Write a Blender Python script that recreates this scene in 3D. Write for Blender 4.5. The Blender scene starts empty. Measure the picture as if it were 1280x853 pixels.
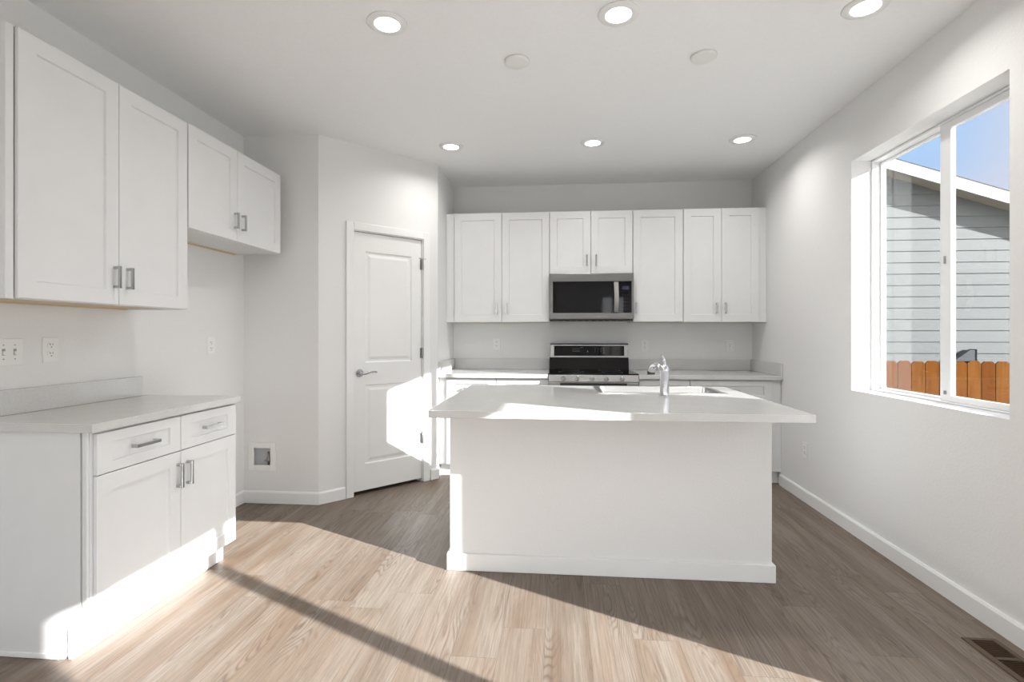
import bpy, bmesh, math, random
from mathutils import Vector, Matrix
random.seed(7)
PI = math.pi
scene = bpy.context.scene
C = scene.collection

# ------------------------------------------------------------------ camera
F_PX, YAW, CAM_H, CY = 639.28, 0.0880, 1.2568, 418.47
cam_d = bpy.data.cameras.new('camera')
cam = bpy.data.objects.new('camera', cam_d); C.objects.link(cam)
cam_d.sensor_width = 36.0
cam_d.lens = 36.0 * F_PX / 1280.0
cam_d.shift_y = (CY - 426.5) / 1280.0
cam_d.clip_start = 0.05
cam.location = (0, 0, CAM_H)
cam.rotation_euler = (PI / 2, 0, YAW)
scene.camera = cam

# ------------------------------------------------------------------ colour management
vs = scene.view_settings
scene.display_settings.display_device = 'sRGB'
vs.view_transform = 'Standard'; vs.look = 'None'; vs.gamma = 1.0
vs.use_curve_mapping = False
vs.exposure = 0.96

# ------------------------------------------------------------------ light levels
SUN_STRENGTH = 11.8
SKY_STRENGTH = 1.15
FILL_GLOW = 1.1
LAMP_WATTS = 2.5
SUN_DIR = Vector((-1.0, 0.51, -0.4475))

sun_d = bpy.data.lights.new('sun', 'SUN')
sun_d.energy = SUN_STRENGTH; sun_d.angle = math.radians(0.53); sun_d.color = (1.0, 0.995, 0.985)
sun = bpy.data.objects.new('sun', sun_d); C.objects.link(sun)
sun.rotation_euler = SUN_DIR.to_track_quat('-Z', 'Y').to_euler()
sun.location = (12, -6, 6)

world = bpy.data.worlds.new('sky'); scene.world = world
world.use_nodes = True
wt = world.node_tree; wt.nodes.clear()

class NT:
    """small helper for node trees"""
    def __init__(s, tree): s.t = tree
    def n(s, kind, **kw):
        nd = s.t.nodes.new(kind)
        for k, v in kw.items():
            if k.startswith('i_'):
                key = k[2:]
                nd.inputs[int(key) if key.isdigit() else key.replace('_', ' ')].default_value = v
            else: setattr(nd, k, v)
        return nd
    def l(s, a, b): s.t.links.new(a, b)
    def math(s, op, a, b=None, c=None, clamp=False):
        nd = s.t.nodes.new('ShaderNodeMath'); nd.operation = op; nd.use_clamp = clamp
        for i, v in enumerate((a, b, c)):
            if v is None: continue
            if isinstance(v, (int, float)): nd.inputs[i].default_value = v
            else: s.l(v, nd.inputs[i])
        return nd.outputs[0]
    def ramp(s, fac, stops, interp='LINEAR'):
        nd = s.t.nodes.new('ShaderNodeValToRGB'); cr = nd.color_ramp; cr.interpolation = interp
        while len(cr.elements) < len(stops): cr.elements.new(0.5)
        for e, (p, c) in zip(cr.elements, stops):
            e.position = p; e.color = (*c, 1) if len(c) == 3 else c
        s.l(fac, nd.inputs[0]); return nd.outputs[0]
    def mix(s, fac, a, b, mode='MIX'):
        nd = s.t.nodes.new('ShaderNodeMix'); nd.data_type = 'RGBA'; nd.blend_type = mode
        for sock, v in ((nd.inputs[0], fac), (nd.inputs[6], a), (nd.inputs[7], b)):
            if isinstance(v, (int, float)): sock.default_value = v
            elif isinstance(v, tuple): sock.default_value = (*v, 1) if len(v) == 3 else v
            else: s.l(v, sock)
        return nd.outputs[2]

w = NT(wt)
tc = w.n('ShaderNodeTexCoord')
nrm = w.n('ShaderNodeVectorMath', operation='NORMALIZE'); w.l(tc.outputs['Generated'], nrm.inputs[0])
sep = w.n('ShaderNodeSeparateXYZ'); w.l(nrm.outputs[0], sep.inputs[0])
blue = w.ramp(sep.outputs[2], [(0.0, (0.50, 0.64, 0.82)), (0.3, (0.30, 0.50, 0.80)), (0.7, (0.20, 0.38, 0.72))])
cn = w.n('ShaderNodeTexNoise', i_Scale=2.1, i_Detail=5.0, i_Roughness=0.5); w.l(nrm.outputs[0], cn.inputs['Vector'])
cf = w.ramp(cn.outputs[0], [(0.40, (0, 0, 0)), (0.60, (1, 1, 1))])
# thin cloud veil, thicker away from the patch of open blue in the north-east
od = w.n('ShaderNodeVectorMath', operation='DOT_PRODUCT'); w.l(nrm.outputs[0], od.inputs[0]); od.inputs[1].default_value = Vector((0.485, 0.825, 0.285)).normalized()
veil = w.ramp(od.outputs['Value'], [(0.986, (0.93, 0.93, 0.93)), (0.9985, (0.08, 0.08, 0.08))])
veil2 = w.math('MULTIPLY', veil, w.math('ADD', w.math('MULTIPLY', cf, 0.35), 0.65), clamp=True)
skyc = w.mix(veil2, blue, (0.60, 0.585, 0.66))
# added bright area of sky behind the camera, fills the room with light
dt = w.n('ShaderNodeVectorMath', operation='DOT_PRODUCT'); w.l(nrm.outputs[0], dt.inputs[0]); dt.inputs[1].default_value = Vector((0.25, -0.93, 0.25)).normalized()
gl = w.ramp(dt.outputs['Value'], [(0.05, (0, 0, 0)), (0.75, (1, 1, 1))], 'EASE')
glow = w.math('ADD', w.math('MULTIPLY', gl, FILL_GLOW), SKY_STRENGTH)
up = w.ramp(sep.outputs[2], [(0.0, (0.25, 0.25, 0.25)), (0.02, (1, 1, 1))])
skyc2 = w.mix(gl, skyc, (0.93, 0.96, 1.0))
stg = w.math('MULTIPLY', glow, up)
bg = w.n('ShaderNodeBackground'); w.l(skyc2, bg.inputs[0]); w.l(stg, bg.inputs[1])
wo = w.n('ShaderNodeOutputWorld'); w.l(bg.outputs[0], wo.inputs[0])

# ------------------------------------------------------------------ materials
def mat(name, col, rough=0.5, metal=0.0, spec=0.5, bump=None, coat=0.0, emit=None):
    m = bpy.data.materials.new(name); m.use_nodes = True
    t = NT(m.node_tree); b = m.node_tree.nodes['Principled BSDF']
    b.inputs['Base Color'].default_value = (*col, 1)
    b.inputs['Roughness'].default_value = rough; b.inputs['Metallic'].default_value = metal
    b.inputs['Specular IOR Level'].default_value = spec
    b.inputs['Coat Weight'].default_value = coat
    if emit:
        b.inputs['Emission Color'].default_value = (*emit[0], 1); b.inputs['Emission Strength'].default_value = emit[1]
    if bump:
        sc, st, dist = bump
        co = t.n('ShaderNodeTexCoord')
        ns = t.n('ShaderNodeTexNoise', i_Scale=sc, i_Detail=4.0, i_Roughness=0.55); t.l(co.outputs['Object'], ns.inputs['Vector'])
        bp = t.n('ShaderNodeBump', i_Strength=st, i_Distance=dist); t.l(ns.outputs[0], bp.inputs['Height'])
        t.l(bp.outputs[0], b.inputs['Normal'])
        # faint colour variation
        r = t.ramp(ns.outputs[0], [(0.3, tuple(c * 0.985 for c in col)), (0.7, tuple(min(1, c * 1.01) for c in col))])
        t.l(r, b.inputs['Base Color'])
    return m

M = {}
M['wall'] = mat('painted_wall', (0.80, 0.797, 0.788), 0.75, spec=0.25, bump=(95, 0.22, 0.004))
M['ceil'] = mat('ceiling_paint', (0.91, 0.915, 0.915), 0.85, spec=0.2, bump=(60, 0.18, 0.004))
M['trim'] = mat('white_trim_paint', (0.85, 0.85, 0.84), 0.35, bump=(6, 0.02, 0.002))
M['cab'] = mat('white_cabinet_paint', (0.77, 0.775, 0.775), 0.38, bump=(8, 0.03, 0.002))
M['ply'] = mat('raw_plywood', (0.70, 0.56, 0.38), 0.7, bump=(30, 0.1, 0.002))
M['chrome'] = mat('polished_chrome', (0.62, 0.63, 0.65), 0.06, 1.0, bump=(5, 0.01, 0.001))
M['nickel'] = mat('satin_nickel', (0.47, 0.47, 0.47), 0.22, 1.0, bump=(5, 0.01, 0.001))
M['hinge'] = mat('dark_nickel_hinge', (0.40, 0.40, 0.39), 0.35, 1.0, bump=(5, 0.01, 0.001))
M['blackglass'] = mat('black_glass', (0.004, 0.004, 0.005), 0.04, spec=0.32, bump=(2, 0.005, 0.001))
M['screen'] = mat('dark_oven_mesh_glass', (0.007, 0.007, 0.008), 0.04, spec=0.30, bump=(2, 0.005, 0.001))
M['blackplastic'] = mat('black_plastic', (0.02, 0.02, 0.02), 0.4, bump=(40, 0.05, 0.001))
M['mark'] = mat('grey_print', (0.25, 0.26, 0.30), 0.5)
M['plate'] = mat('white_wall_plate', (0.84, 0.84, 0.82), 0.3)
M['slot'] = mat('dark_slot', (0.07, 0.07, 0.07), 0.6)
M['vinyl'] = mat('white_vinyl', (0.86, 0.87, 0.87), 0.3, bump=(5, 0.02, 0.001))
M['duct_shade'] = mat('duct_shade_black', (0.02, 0.015, 0.01), 0.9)
M['register'] = mat('brown_register_metal', (0.10, 0.060, 0.035), 0.45, 0.3, bump=(20, 0.05, 0.001))
M['fascia'] = mat('white_fascia', (0.42, 0.43, 0.43), 0.5, bump=(10, 0.05, 0.002))
M['soffit'] = mat('tan_soffit', (0.36, 0.32, 0.25), 0.7, bump=(10, 0.05, 0.002))
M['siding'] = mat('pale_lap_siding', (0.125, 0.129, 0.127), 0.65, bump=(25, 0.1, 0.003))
M['shingle'] = mat('dark_shingle', (0.08, 0.08, 0.085), 0.9, bump=(40, 0.5, 0.01))
M['darkbox'] = mat('dark_grey_metal', (0.05, 0.055, 0.06), 0.5, bump=(10, 0.03, 0.001))
M['ground'] = mat('bare_earth', (0.33, 0.30, 0.25), 0.95, bump=(12, 0.6, 0.03))
M['concrete'] = mat('pale_concrete', (0.58, 0.57, 0.56), 0.85, bump=(20, 0.3, 0.004))
M['lens'] = mat('lamp_lens', (0.9, 0.9, 0.88), 0.4, emit=((1.0, 0.97, 0.92), 3.0))
M['copper'] = mat('brushed_valve_metal', (0.45, 0.43, 0.40), 0.3, 1.0)
M['boxin'] = mat('grey_box_liner', (0.62, 0.63, 0.65), 0.6, bump=(8, 0.1, 0.002))

def steel(name='brushed_stainless', k=1.0):
    m = bpy.data.materials.new(name); m.use_nodes = True
    t = NT(m.node_tree); b = m.node_tree.nodes['Principled BSDF']
    co = t.n('ShaderNodeTexCoord'); mp = t.n('ShaderNodeMapping'); mp.inputs['Scale'].default_value = (3, 3, 350)
    t.l(co.outputs['Object'], mp.inputs[0])
    ns = t.n('ShaderNodeTexNoise', i_Scale=1.0, i_Detail=3.0); t.l(mp.outputs[0], ns.inputs['Vector'])
    t.l(t.ramp(ns.outputs[0], [(0.3, (0.40*k, 0.392*k, 0.385*k)), (0.7, (0.50*k, 0.49*k, 0.48*k))]), b.inputs['Base Color'])
    b.inputs['Metallic'].default_value = 1.0; b.inputs['Roughness'].default_value = 0.30
    return m
M['steel'] = steel()
M['dsteel'] = steel('dark_brushed_stainless', 0.50)

def quartz():
    m = bpy.data.materials.new('grey_white_quartz'); m.use_nodes = True
    t = NT(m.node_tree); b = m.node_tree.nodes['Principled BSDF']
    co = t.n('ShaderNodeTexCoord')
    ns = t.n('ShaderNodeTexNoise', i_Scale=320.0, i_Detail=2.0); t.l(co.outputs['Object'], ns.inputs['Vector'])
    n2 = t.n('ShaderNodeTexNoise', i_Scale=9.0, i_Detail=4.0); t.l(co.outputs['Object'], n2.inputs['Vector'])
    a = t.ramp(ns.outputs[0], [(0.30, (0.54, 0.535, 0.52)), (0.42, (0.63, 0.625, 0.61)), (0.62, (0.655, 0.65, 0.635)), (0.75, (0.72, 0.72, 0.71))])
    f = t.ramp(n2.outputs[0], [(0.3, (0.96, 0.96, 0.96)), (0.7, (1, 1, 1))])
    t.l(t.mix(1.0, a, f, 'MULTIPLY'), b.inputs['Base Color'])
    b.inputs['Roughness'].default_value = 0.11; b.inputs['Specular IOR Level'].default_value = 0.55
    return m
M['quartz'] = quartz()

def planks():
    m = bpy.data.materials.new('oak_vinyl_planks'); m.use_nodes = True
    t = NT(m.node_tree); b = m.node_tree.nodes['Principled BSDF']
    PW, PL = 0.182, 1.22
    co = t.n('ShaderNodeTexCoord'); sp = t.n('ShaderNodeSeparateXYZ'); t.l(co.outputs['Object'], sp.inputs[0])
    xs = t.math('DIVIDE', t.math('ADD', sp.outputs[0], 20.07), PW)
    row = t.math('FLOOR', xs); xf = t.math('FRACT', xs)
    wr = t.n('ShaderNodeTexWhiteNoise', noise_dimensions='1D'); t.l(row, wr.inputs['W'])
    ys = t.math('ADD', t.math('DIVIDE', t.math('ADD', sp.outputs[1], 20.0), PL), t.math('MULTIPLY', wr.outputs['Value'], 7.3))
    idx = t.math('FLOOR', ys); yf = t.math('FRACT', ys)
    cb = t.n('ShaderNodeCombineXYZ'); t.l(row, cb.inputs[0]); t.l(idx, cb.inputs[1])
    wn = t.n('ShaderNodeTexWhiteNoise', noise_dimensions='2D'); t.l(cb.outputs[0], wn.inputs['Vector'])
    rnd = wn.outputs['Value']
    sc = t.n('ShaderNodeSeparateColor'); t.l(wn.outputs['Color'], sc.inputs[0])
    # cathedral grain: contour lines of a noise stretched along the plank
    def field(sx, sy, off, scale, detail, rough=0.5):
        cv = t.n('ShaderNodeCombineXYZ')
        t.l(t.math('MULTIPLY', sp.outputs[0], sx), cv.inputs[0]); t.l(t.math('MULTIPLY', sp.outputs[1], sy), cv.inputs[1])
        t.l(t.math('MULTIPLY', off, 57.0), cv.inputs[2])
        ns = t.n('ShaderNodeTexNoise', i_Scale=scale, i_Detail=detail, i_Roughness=rough); t.l(cv.outputs[0], ns.inputs['Vector'])
        return ns.outputs[0]
    f1 = field(7.5, 1.0, rnd, 1.0, 2.0, 0.40)
    rings = t.math('PINGPONG', t.math('MULTIPLY', f1, 58.0), 1.0)
    rings = t.ramp(rings, [(0.0, (0, 0, 0)), (0.22, (0.45, 0.45, 0.45)), (0.6, (1, 1, 1))])
    f4 = field(9.0, 1.6, sc.outputs[2], 1.0, 1.0)
    rmask = t.ramp(f4, [(0.46, (0.10, 0.10, 0.10)), (0.68, (1, 1, 1))])
    f2 = field(120, 4.0, rnd, 1.0, 4.0, 0.7)          # fine pores
    fine = t.ramp(f2, [(0.34, (0, 0, 0)), (0.58, (1, 1, 1))])
    f5 = field(75, 0.9, sc.outputs[2], 1.0, 3.0, 0.6)          # thin dark streaks
    thin = t.ramp(f5, [(0.30, (0, 0, 0)), (0.46, (1, 1, 1))])
    f3 = field(12, 0.8, sc.outputs[1], 1.0, 3.0, 0.55)       # broad streaks
    streak = t.ramp(f3, [(0.36, (0, 0, 0)), (0.64, (1, 1, 1))])
    base = t.ramp(rnd, [(0.0, (0.150, 0.100, 0.066)), (0.25, (0.195, 0.146, 0.108)), (0.5, (0.142, 0.102, 0.072)), (0.75, (0.215, 0.170, 0.132)), (1.0, (0.172, 0.118, 0.080))])
    c1 = t.mix(t.math('MULTIPLY', streak, 0.62), base, (0.268, 0.236, 0.201))
    c1b = t.mix(t.math('MULTIPLY', t.math('SUBTRACT', 1.0, thin), 0.45), c1, (0.115, 0.080, 0.058))
    c2 = t.mix(t.math('MULTIPLY', t.math('MULTIPLY', t.math('SUBTRACT', 1.0, rings), rmask), 0.72), c1b, (0.075, 0.046, 0.030))
    c3 = t.mix(t.math('MULTIPLY', t.math('SUBTRACT', 1.0, fine), 0.42), c2, (0.085, 0.062, 0.046))
    # seams
    ex = t.math('MINIMUM', xf, t.math('SUBTRACT', 1.0, xf)); ey = t.math('MINIMUM', yf, t.math('SUBTRACT', 1.0, yf))
    sx = t.math('LESS_THAN', ex, 0.0075); sy = t.math('LESS_THAN', ey, 0.0011)
    seam = t.math('MAXIMUM', sx, sy)
    c4 = t.mix(t.math('MULTIPLY', seam, 0.45), c3, (0.056, 0.043, 0.034))
    t.l(c4, b.inputs['Base Color'])
    t.l(t.ramp(fine, [(0, (0.52, 0.52, 0.52)), (1, (0.42, 0.42, 0.42))]), b.inputs['Roughness'])
    b.inputs['Specular IOR Level'].default_value = 0.4
    h = t.math('SUBTRACT', t.math('MULTIPLY', fine, 0.4), seam)
    bp = t.n('ShaderNodeBump', i_Strength=0.25, i_Distance=0.0012); t.l(h, bp.inputs['Height']); t.l(bp.outputs[0], b.inputs['Normal'])
    return m
M['floor'] = planks()

def cedar():
    m = bpy.data.materials.new('cedar_fence_boards'); m.use_nodes = True
    t = NT(m.node_tree); b = m.node_tree.nodes['Principled BSDF']
    co = t.n('ShaderNodeTexCoord'); sp = t.n('ShaderNodeSeparateXYZ'); t.l(co.outputs['Object'], sp.inputs[0])
    idx = t.math('FLOOR', t.math('DIVIDE', sp.outputs[0], 0.148))
    wn = t.n('ShaderNodeTexWhiteNoise', noise_dimensions='1D'); t.l(idx, wn.inputs['W'])
    mp = t.n('ShaderNodeMapping'); mp.inputs['Scale'].default_value = (30, 30, 2.2); t.l(co.outputs['Object'], mp.inputs[0])
    ns = t.n('ShaderNodeTexNoise', i_Scale=1.0, i_Detail=5.0, i_Distortion=0.6); t.l(mp.outputs[0], ns.inputs['Vector'])
    base = t.ramp(wn.outputs['Value'], [(0, (0.115, 0.036, 0.005)), (0.5, (0.135, 0.047, 0.007)), (1, (0.16, 0.064, 0.014))])
    t.l(t.mix(t.ramp(ns.outputs[0], [(0.35, (0.55, 0.55, 0.55)), (0.6, (0, 0, 0))]), base, (0.078, 0.022, 0.0025)), b.inputs['Base Color'])
    b.inputs['Roughness'].default_value = 0.9; b.inputs['Specular IOR Level'].default_value = 0.1
    return m
M['cedar'] = cedar()

def glass(name, tint):
    m = bpy.data.materials.new(name); m.use_nodes = True
    t = NT(m.node_tree); m.node_tree.nodes.clear()
    lw = t.n('ShaderNodeLayerWeight', i_Blend=0.5)
    fr = t.math('ADD', t.math('MULTIPLY', t.math('POWER', lw.outputs['Facing'], 5.0), 0.9), 0.035)
    tr = t.n('ShaderNodeBsdfTransparent'); tr.inputs[0].default_value = (*tint, 1)
    gs = t.n('ShaderNodeBsdfGlossy'); gs.inputs['Roughness'].default_value = 0.0
    mx = t.n('ShaderNodeMixShader'); t.l(fr, mx.inputs[0]); t.l(tr.outputs[0], mx.inputs[1]); t.l(gs.outputs[0], mx.inputs[2])
    o = t.n('ShaderNodeOutputMaterial'); t.l(mx.outputs[0], o.inputs[0])
    return m
M['glass'] = glass('window_glass', (0.98, 0.985, 0.985))
M['lowe'] = glass('low_e_window_glass', (0.75, 0.76, 0.76))

# ------------------------------------------------------------------ mesh helpers
def faces_box(bm, x0, x1, y0, y1, z0, z1):
    x0, x1 = sorted((x0, x1)); y0, y1 = sorted((y0, y1)); z0, z1 = sorted((z0, z1))
    v = [bm.verts.new(p) for p in ((x0,y0,z0),(x1,y0,z0),(x1,y1,z0),(x0,y1,z0),(x0,y0,z1),(x1,y0,z1),(x1,y1,z1),(x0,y1,z1))]
    fs = [bm.faces.new([v[i] for i in q]) for q in ((0,3,2,1),(4,5,6,7),(0,1,5,4),(1,2,6,5),(2,3,7,6),(3,0,4,7))]
    return v, fs
def box(bm, x0, x1, y0, y1, z0, z1, bev=0.0, seg=1):
    if bev <= 0: return faces_box(bm, x0, x1, y0, y1, z0, z1)
    t = bmesh.new(); faces_box(t, x0, x1, y0, y1, z0, z1)
    bmesh.ops.bevel(t, geom=t.edges[:], offset=bev, segments=seg, affect='EDGES', profile=0.5)
    merge(bm, t)
def merge(bm, t, mtx=None):
    t.verts.index_update()
    mp = [bm.verts.new(mtx @ v.co if mtx else v.co) for v in t.verts]
    for f in t.faces:
        try:
            nf = bm.faces.new([mp[v.index] for v in f.verts]); nf.smooth = f.smooth
        except ValueError: pass
    t.free()
def cyl(bm, c, r, h, axis='Z', n=32, r2=None, bev=0.0):
    t = bmesh.new()
    bmesh.ops.create_cone(t, cap_ends=True, segments=n, radius1=r, radius2=r if r2 is None else r2, depth=h)
    if bev > 0:
        ed = [e for e in t.edges if len(e.link_faces) == 2 and any(len(f.verts) > 4 for f in e.link_faces)]
        bmesh.ops.bevel(t, geom=ed, offset=bev, segments=2, affect='EDGES', profile=0.5)
    for f in t.faces: f.smooth = len(f.verts) <= 4
    R = {'Z': Matrix.Identity(4), 'X': Matrix.Rotation(PI/2, 4, 'Y'), 'Y': Matrix.Rotation(-PI/2, 4, 'X')}[axis]
    merge(bm, t, Matrix.Translation(c) @ R)
def lathe(bm, prof, c=(0,0,0), n=48, mtx=None):
    """profile of (r, z) about Z; closed by r=0 ends"""
    rings = []
    for r, z in prof:
        if r < 1e-6: p = [Vector((0,0,z))]
        else: p = [Vector((r*math.cos(2*PI*k/n), r*math.sin(2*PI*k/n), z)) for k in range(n)]
        if mtx: p = [mtx @ q for q in p]
        rings.append([bm.verts.new(q + Vector(c)) for q in p])
    for a, b in zip(rings, rings[1:]):
        for k in range(n):
            k2 = (k+1) % n
            if len(a) == 1 and len(b) == 1: continue
            if len(a) == 1: f = bm.faces.new((a[0], b[k], b[k2]))
            elif len(b) == 1: f = bm.faces.new((a[k], a[k2], b[0]))
            else: f = bm.faces.new((a[k], a[k2], b[k2], b[k]))
            f.smooth = True
def tube(bm, pts, radii, n=16):
    pts = [Vector(p) for p in pts]
    if isinstance(radii, (int, float)): radii = [radii]*len(pts)
    prev = None; rings = []
    for i, p in enumerate(pts):
        d = (pts[min(i+1, len(pts)-1)] - pts[max(i-1, 0)]).normalized()
        if prev is None:
            u = d.orthogonal().normalized()
        else:
            u = (prev - d*prev.dot(d)).normalized()
        prev = u; v = d.cross(u)
        rings.append([bm.verts.new(p + radii[i]*(u*math.cos(2*PI*k/n) + v*math.sin(2*PI*k/n))) for k in range(n)])
    for a, b in zip(rings, rings[1:]):
        for k in range(n):
            f = bm.faces.new((a[k], a[(k+1)%n], b[(k+1)%n], b[k])); f.smooth = True
    bm.faces.new(rings[0][::-1]); bm.faces.new(rings[-1])
def smooth_path(ctrl, n=8):
    out = []; P = [Vector(ctrl[0])] + [Vector(c) for c in ctrl] + [Vector(ctrl[-1])]
    for i in range(1, len(P)-2):
        for k in range(n):
            t = k/n; a, b, c, d = P[i-1:i+3]
            out.append(0.5*((2*b)+(-a+c)*t+(2*a-5*b+4*c-d)*t*t+(-a+3*b-3*c+d)*t**3))
    out.append(P[-2]); return out
def ring_slab(bm, o, h, z0, z1):
    """rectangular slab o=(x0,x1,y0,y1) with a rectangular hole h"""
    def loop(r, z): return [bm.verts.new((x, y, z)) for x, y in ((r[0],r[2]),(r[1],r[2]),(r[1],r[3]),(r[0],r[3]))]
    ob, ot, hb, ht = loop(o, z0), loop(o, z1), loop(h, z0), loop(h, z1)
    for i in range(4):
        j = (i+1) % 4
        bm.faces.new((ot[i], ot[j], ht[j], ht[i])); bm.faces.new((ob[j], ob[i], hb[i], hb[j]))
        bm.faces.new((ob[i], ob[j], ot[j], ot[i])); bm.faces.new((hb[j], hb[i], ht[i], ht[j]))
def prism(bm, poly, axis, a0, a1):
    """extrude a 2D polygon; axis 'X': poly=(y,z); 'Y': poly=(x,z); 'Z': poly=(x,y)"""
    def P(p, a): return {'X': (a, p[0], p[1]), 'Y': (p[0], a, p[1]), 'Z': (p[0], p[1], a)}[axis]
    A = [bm.verts.new(P(p, a0)) for p in poly]; B = [bm.verts.new(P(p, a1)) for p in poly]
    bm.faces.new(A); bm.faces.new(B[::-1])
    for i in range(len(poly)):
        j = (i+1) % len(poly); bm.faces.new((A[j], A[i], B[i], B[j]))
def obj(name, bm, m, parent=None, label=None, bevel=0.0):
    bmesh.ops.recalc_face_normals(bm, faces=bm.faces[:])
    me = bpy.data.meshes.new(name); bm.to_mesh(me); bm.free()
    for mm in (m if isinstance(m, (list, tuple)) else [m]): me.materials.append(mm)
    o = bpy.data.objects.new(name, me); C.objects.link(o)
    if parent: o.parent = parent
    if label: o['label'] = label
    if bevel > 0:
        md = o.modifiers.new('bevel', 'BEVEL'); md.width = bevel; md.segments = 2; md.limit_method = 'ANGLE'; md.angle_limit = 0.7
    return o
def tag(o, label, cat, group=None):
    o['label'] = label; o['category'] = cat
    if group: o['group'] = group
    return o
def thing(name, label, cat, loc=(0,0,0), rz=0.0, group=None):
    o = bpy.data.objects.new(name, None); C.objects.link(o); o.empty_display_size = 0.1
    o.location = loc; o.rotation_euler = (0, 0, rz)
    return tag(o, label, cat, group)
def struct(name, bm=None, m=None, parent=None, loc=None, rz=0.0):
    if bm is None:
        o = bpy.data.objects.new(name, None); C.objects.link(o)
    else: o = obj(name, bm, m, parent)
    o['kind'] = 'structure'
    if loc: o.location = loc
    o.rotation_euler = (0, 0, rz)
    return o
def B(): return bmesh.new()

# ------------------------------------------------------------------ dimensions
XR, YB, XL, Y1, X2, X3, Y3, H = 1.860, 5.080, -2.339, 3.640, -1.757, -1.040, 4.400, 2.740
YR = -4.20          # wall behind the camera
XO = 2.065          # outer face of the right wall
VENT = (1.664, 1.800, 1.960, 2.272)

# ------------------------------------------------------------------ structure
bm = B()
ring_slab(bm, (XL-0.15, XO, YR-0.15, YB+0.15), (1.686, 1.780, 1.985, 2.258), -0.06, 0.0)
struct('floor', bm, M['floor'])
bm = B(); box(bm, XL-0.15, XO+0.35, YR-0.3, YB+0.45, H, H+0.2); struct('ceiling', bm, M['ceil'])
bm = B(); box(bm, XL-0.15, XL, YR-0.15, YB+0.15, 0, H); struct('wall_left', bm, M['wall'])
bm = B(); box(bm, XL, XR, YB, YB+0.15, 0, H); struct('wall_back', bm, M['wall'])

def wall_with_holes(bm, axis, a0, a1, b0, b1, z0, z1, holes):
    """axis 'X': thin in x, holes given as (b0,b1,z0,z1) along y"""
    cuts = sorted({b0, b1, *[h[0] for h in holes], *[h[1] for h in holes]})
    for c0, c1 in zip(cuts, cuts[1:]):
        mid = (c0+c1)/2; hs = sorted([(h[2], h[3]) for h in holes if h[0] < mid < h[1]])
        z = z0
        segs = []
        for hz0, hz1 in hs:
            if hz0 > z: segs.append((z, hz0))
            z = hz1
        if z < z1: segs.append((z, z1))
        for s0, s1 in segs:
            if axis == 'X': box(bm, a0, a1, c0, c1, s0, s1)
            else: box(bm, c0, c1, a0, a1, s0, s1)
WB = (2.283, 3.422, 0.905, 2.355)     # kitchen window opening (y0,y1,z0,z1)
WA = (-0.27, 1.500, 0.0, 2.000)       # patio door opening
WC = (-3.60, -2.30, 0.25, 2.25)      # unseen window added behind the camera to bounce sunlight inside
bm = B(); wall_with_holes(bm, 'X', XR, XO, YR-0.15, YB+0.15, 0, H, [WB, WA, WC]); struct('wall_right', bm, M['wall'])
WR1 = (-2.15, -0.30, 0.10, 2.25); WR2 = (1.15, 1.78, 0.35, 2.28)  # first opening unseen, added and enlarged for fill daylight; second inferred from reflections
bm = B(); wall_with_holes(bm, 'Y', YR-0.15, YR, XL, XR, 0, H, [WR1, WR2]); struct('wall_front', bm, M['wall'])

# pantry walls
BX = (-2.279, -2.105, 0.262, 0.432)   # recessed water box hole
bm = B(); wall_with_holes(bm, 'Y', Y1, Y1+0.09, XL, X2, 0, H, [BX]); struct('wall_pantry_side', bm, M['wall'])
bm = B(); box(bm, X3-0.10, X3, Y3, YB, 0, H); struct('wall_pantry_return', bm, M['wall'])
DIAG = math.atan2(Y3-Y1, X3-X2); DL = math.hypot(Y3-Y1, X3-X2)
# local frame of the diagonal wall: x along wall, y into the pantry, origin at (X2,Y1)
S0, S1, DTOP = 0.262, 0.900, 2.075
bm = B(); T = 0.10
# mitred ends so the pantry corners are closed
t225 = T*math.tan(math.radians(22.5))
prism(bm, [(0, 0), (S0, 0), (S0, T), (-t225*0.4, T)], 'Z', 0, H)
prism(bm, [(S1, 0), (DL, 0), (DL+0.02, T), (S1, T)], 'Z', 0, H)
box(bm, S0, S1, 0, T, DTOP, H)
struct('wall_pantry_diagonal', bm, M['wall'], loc=(X2, Y1, 0), rz=DIAG)

# baseboards
def baseboard(name, x0, y0, x1, y1, h=0.092, t=0.014, e0=0.0, e1=0.0):
    """runs from (x0,y0) to (x1,y1); stands out to the right-hand side of the run"""
    L = math.hypot(x1-x0, y1-y0); b = B()
    A = [(-e0, 0), (L+e1, 0), (L, -t), (0, -t)] if False else None
    box(b, -e0, L+e1, -t, -0.0005, 0.0005, h-0.012)
    prism(b, [(-t, h-0.012), (-0.0005, h-0.012), (-0.0005, h), (-t*0.55, h)], 'X', -e0, L+e1)
    return struct(name, b, M['trim'], loc=(x0, y0, 0), rz=math.atan2(y1-y0, x1-x0))
baseboard('baseboard_left', XL, 2.74, XL, Y1)                # run +y, outward to +x
baseboard('baseboard_left_rear', XL, YR, XL, 1.80)
baseboard('baseboard_pantry_side', XL+0.014, Y1, X2, Y1, e1=0.006)
baseboard('baseboard_pantry_diagonal', X2, Y1, X2+0.204*math.cos(DIAG), Y1+0.204*math.sin(DIAG), e0=0.006)
dx, dy = math.cos(DIAG), math.sin(DIAG)
baseboard('baseboard_pantry_door_side', X2+0.968*dx, Y1+0.968*dy, X3, Y3, e1=0.004)
baseboard('baseboard_right', XR, YB-0.63, XR, WA[1]+0.002)
baseboard('baseboard_right_rear', XR, WA[0]-0.002, XR, YR)

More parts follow.
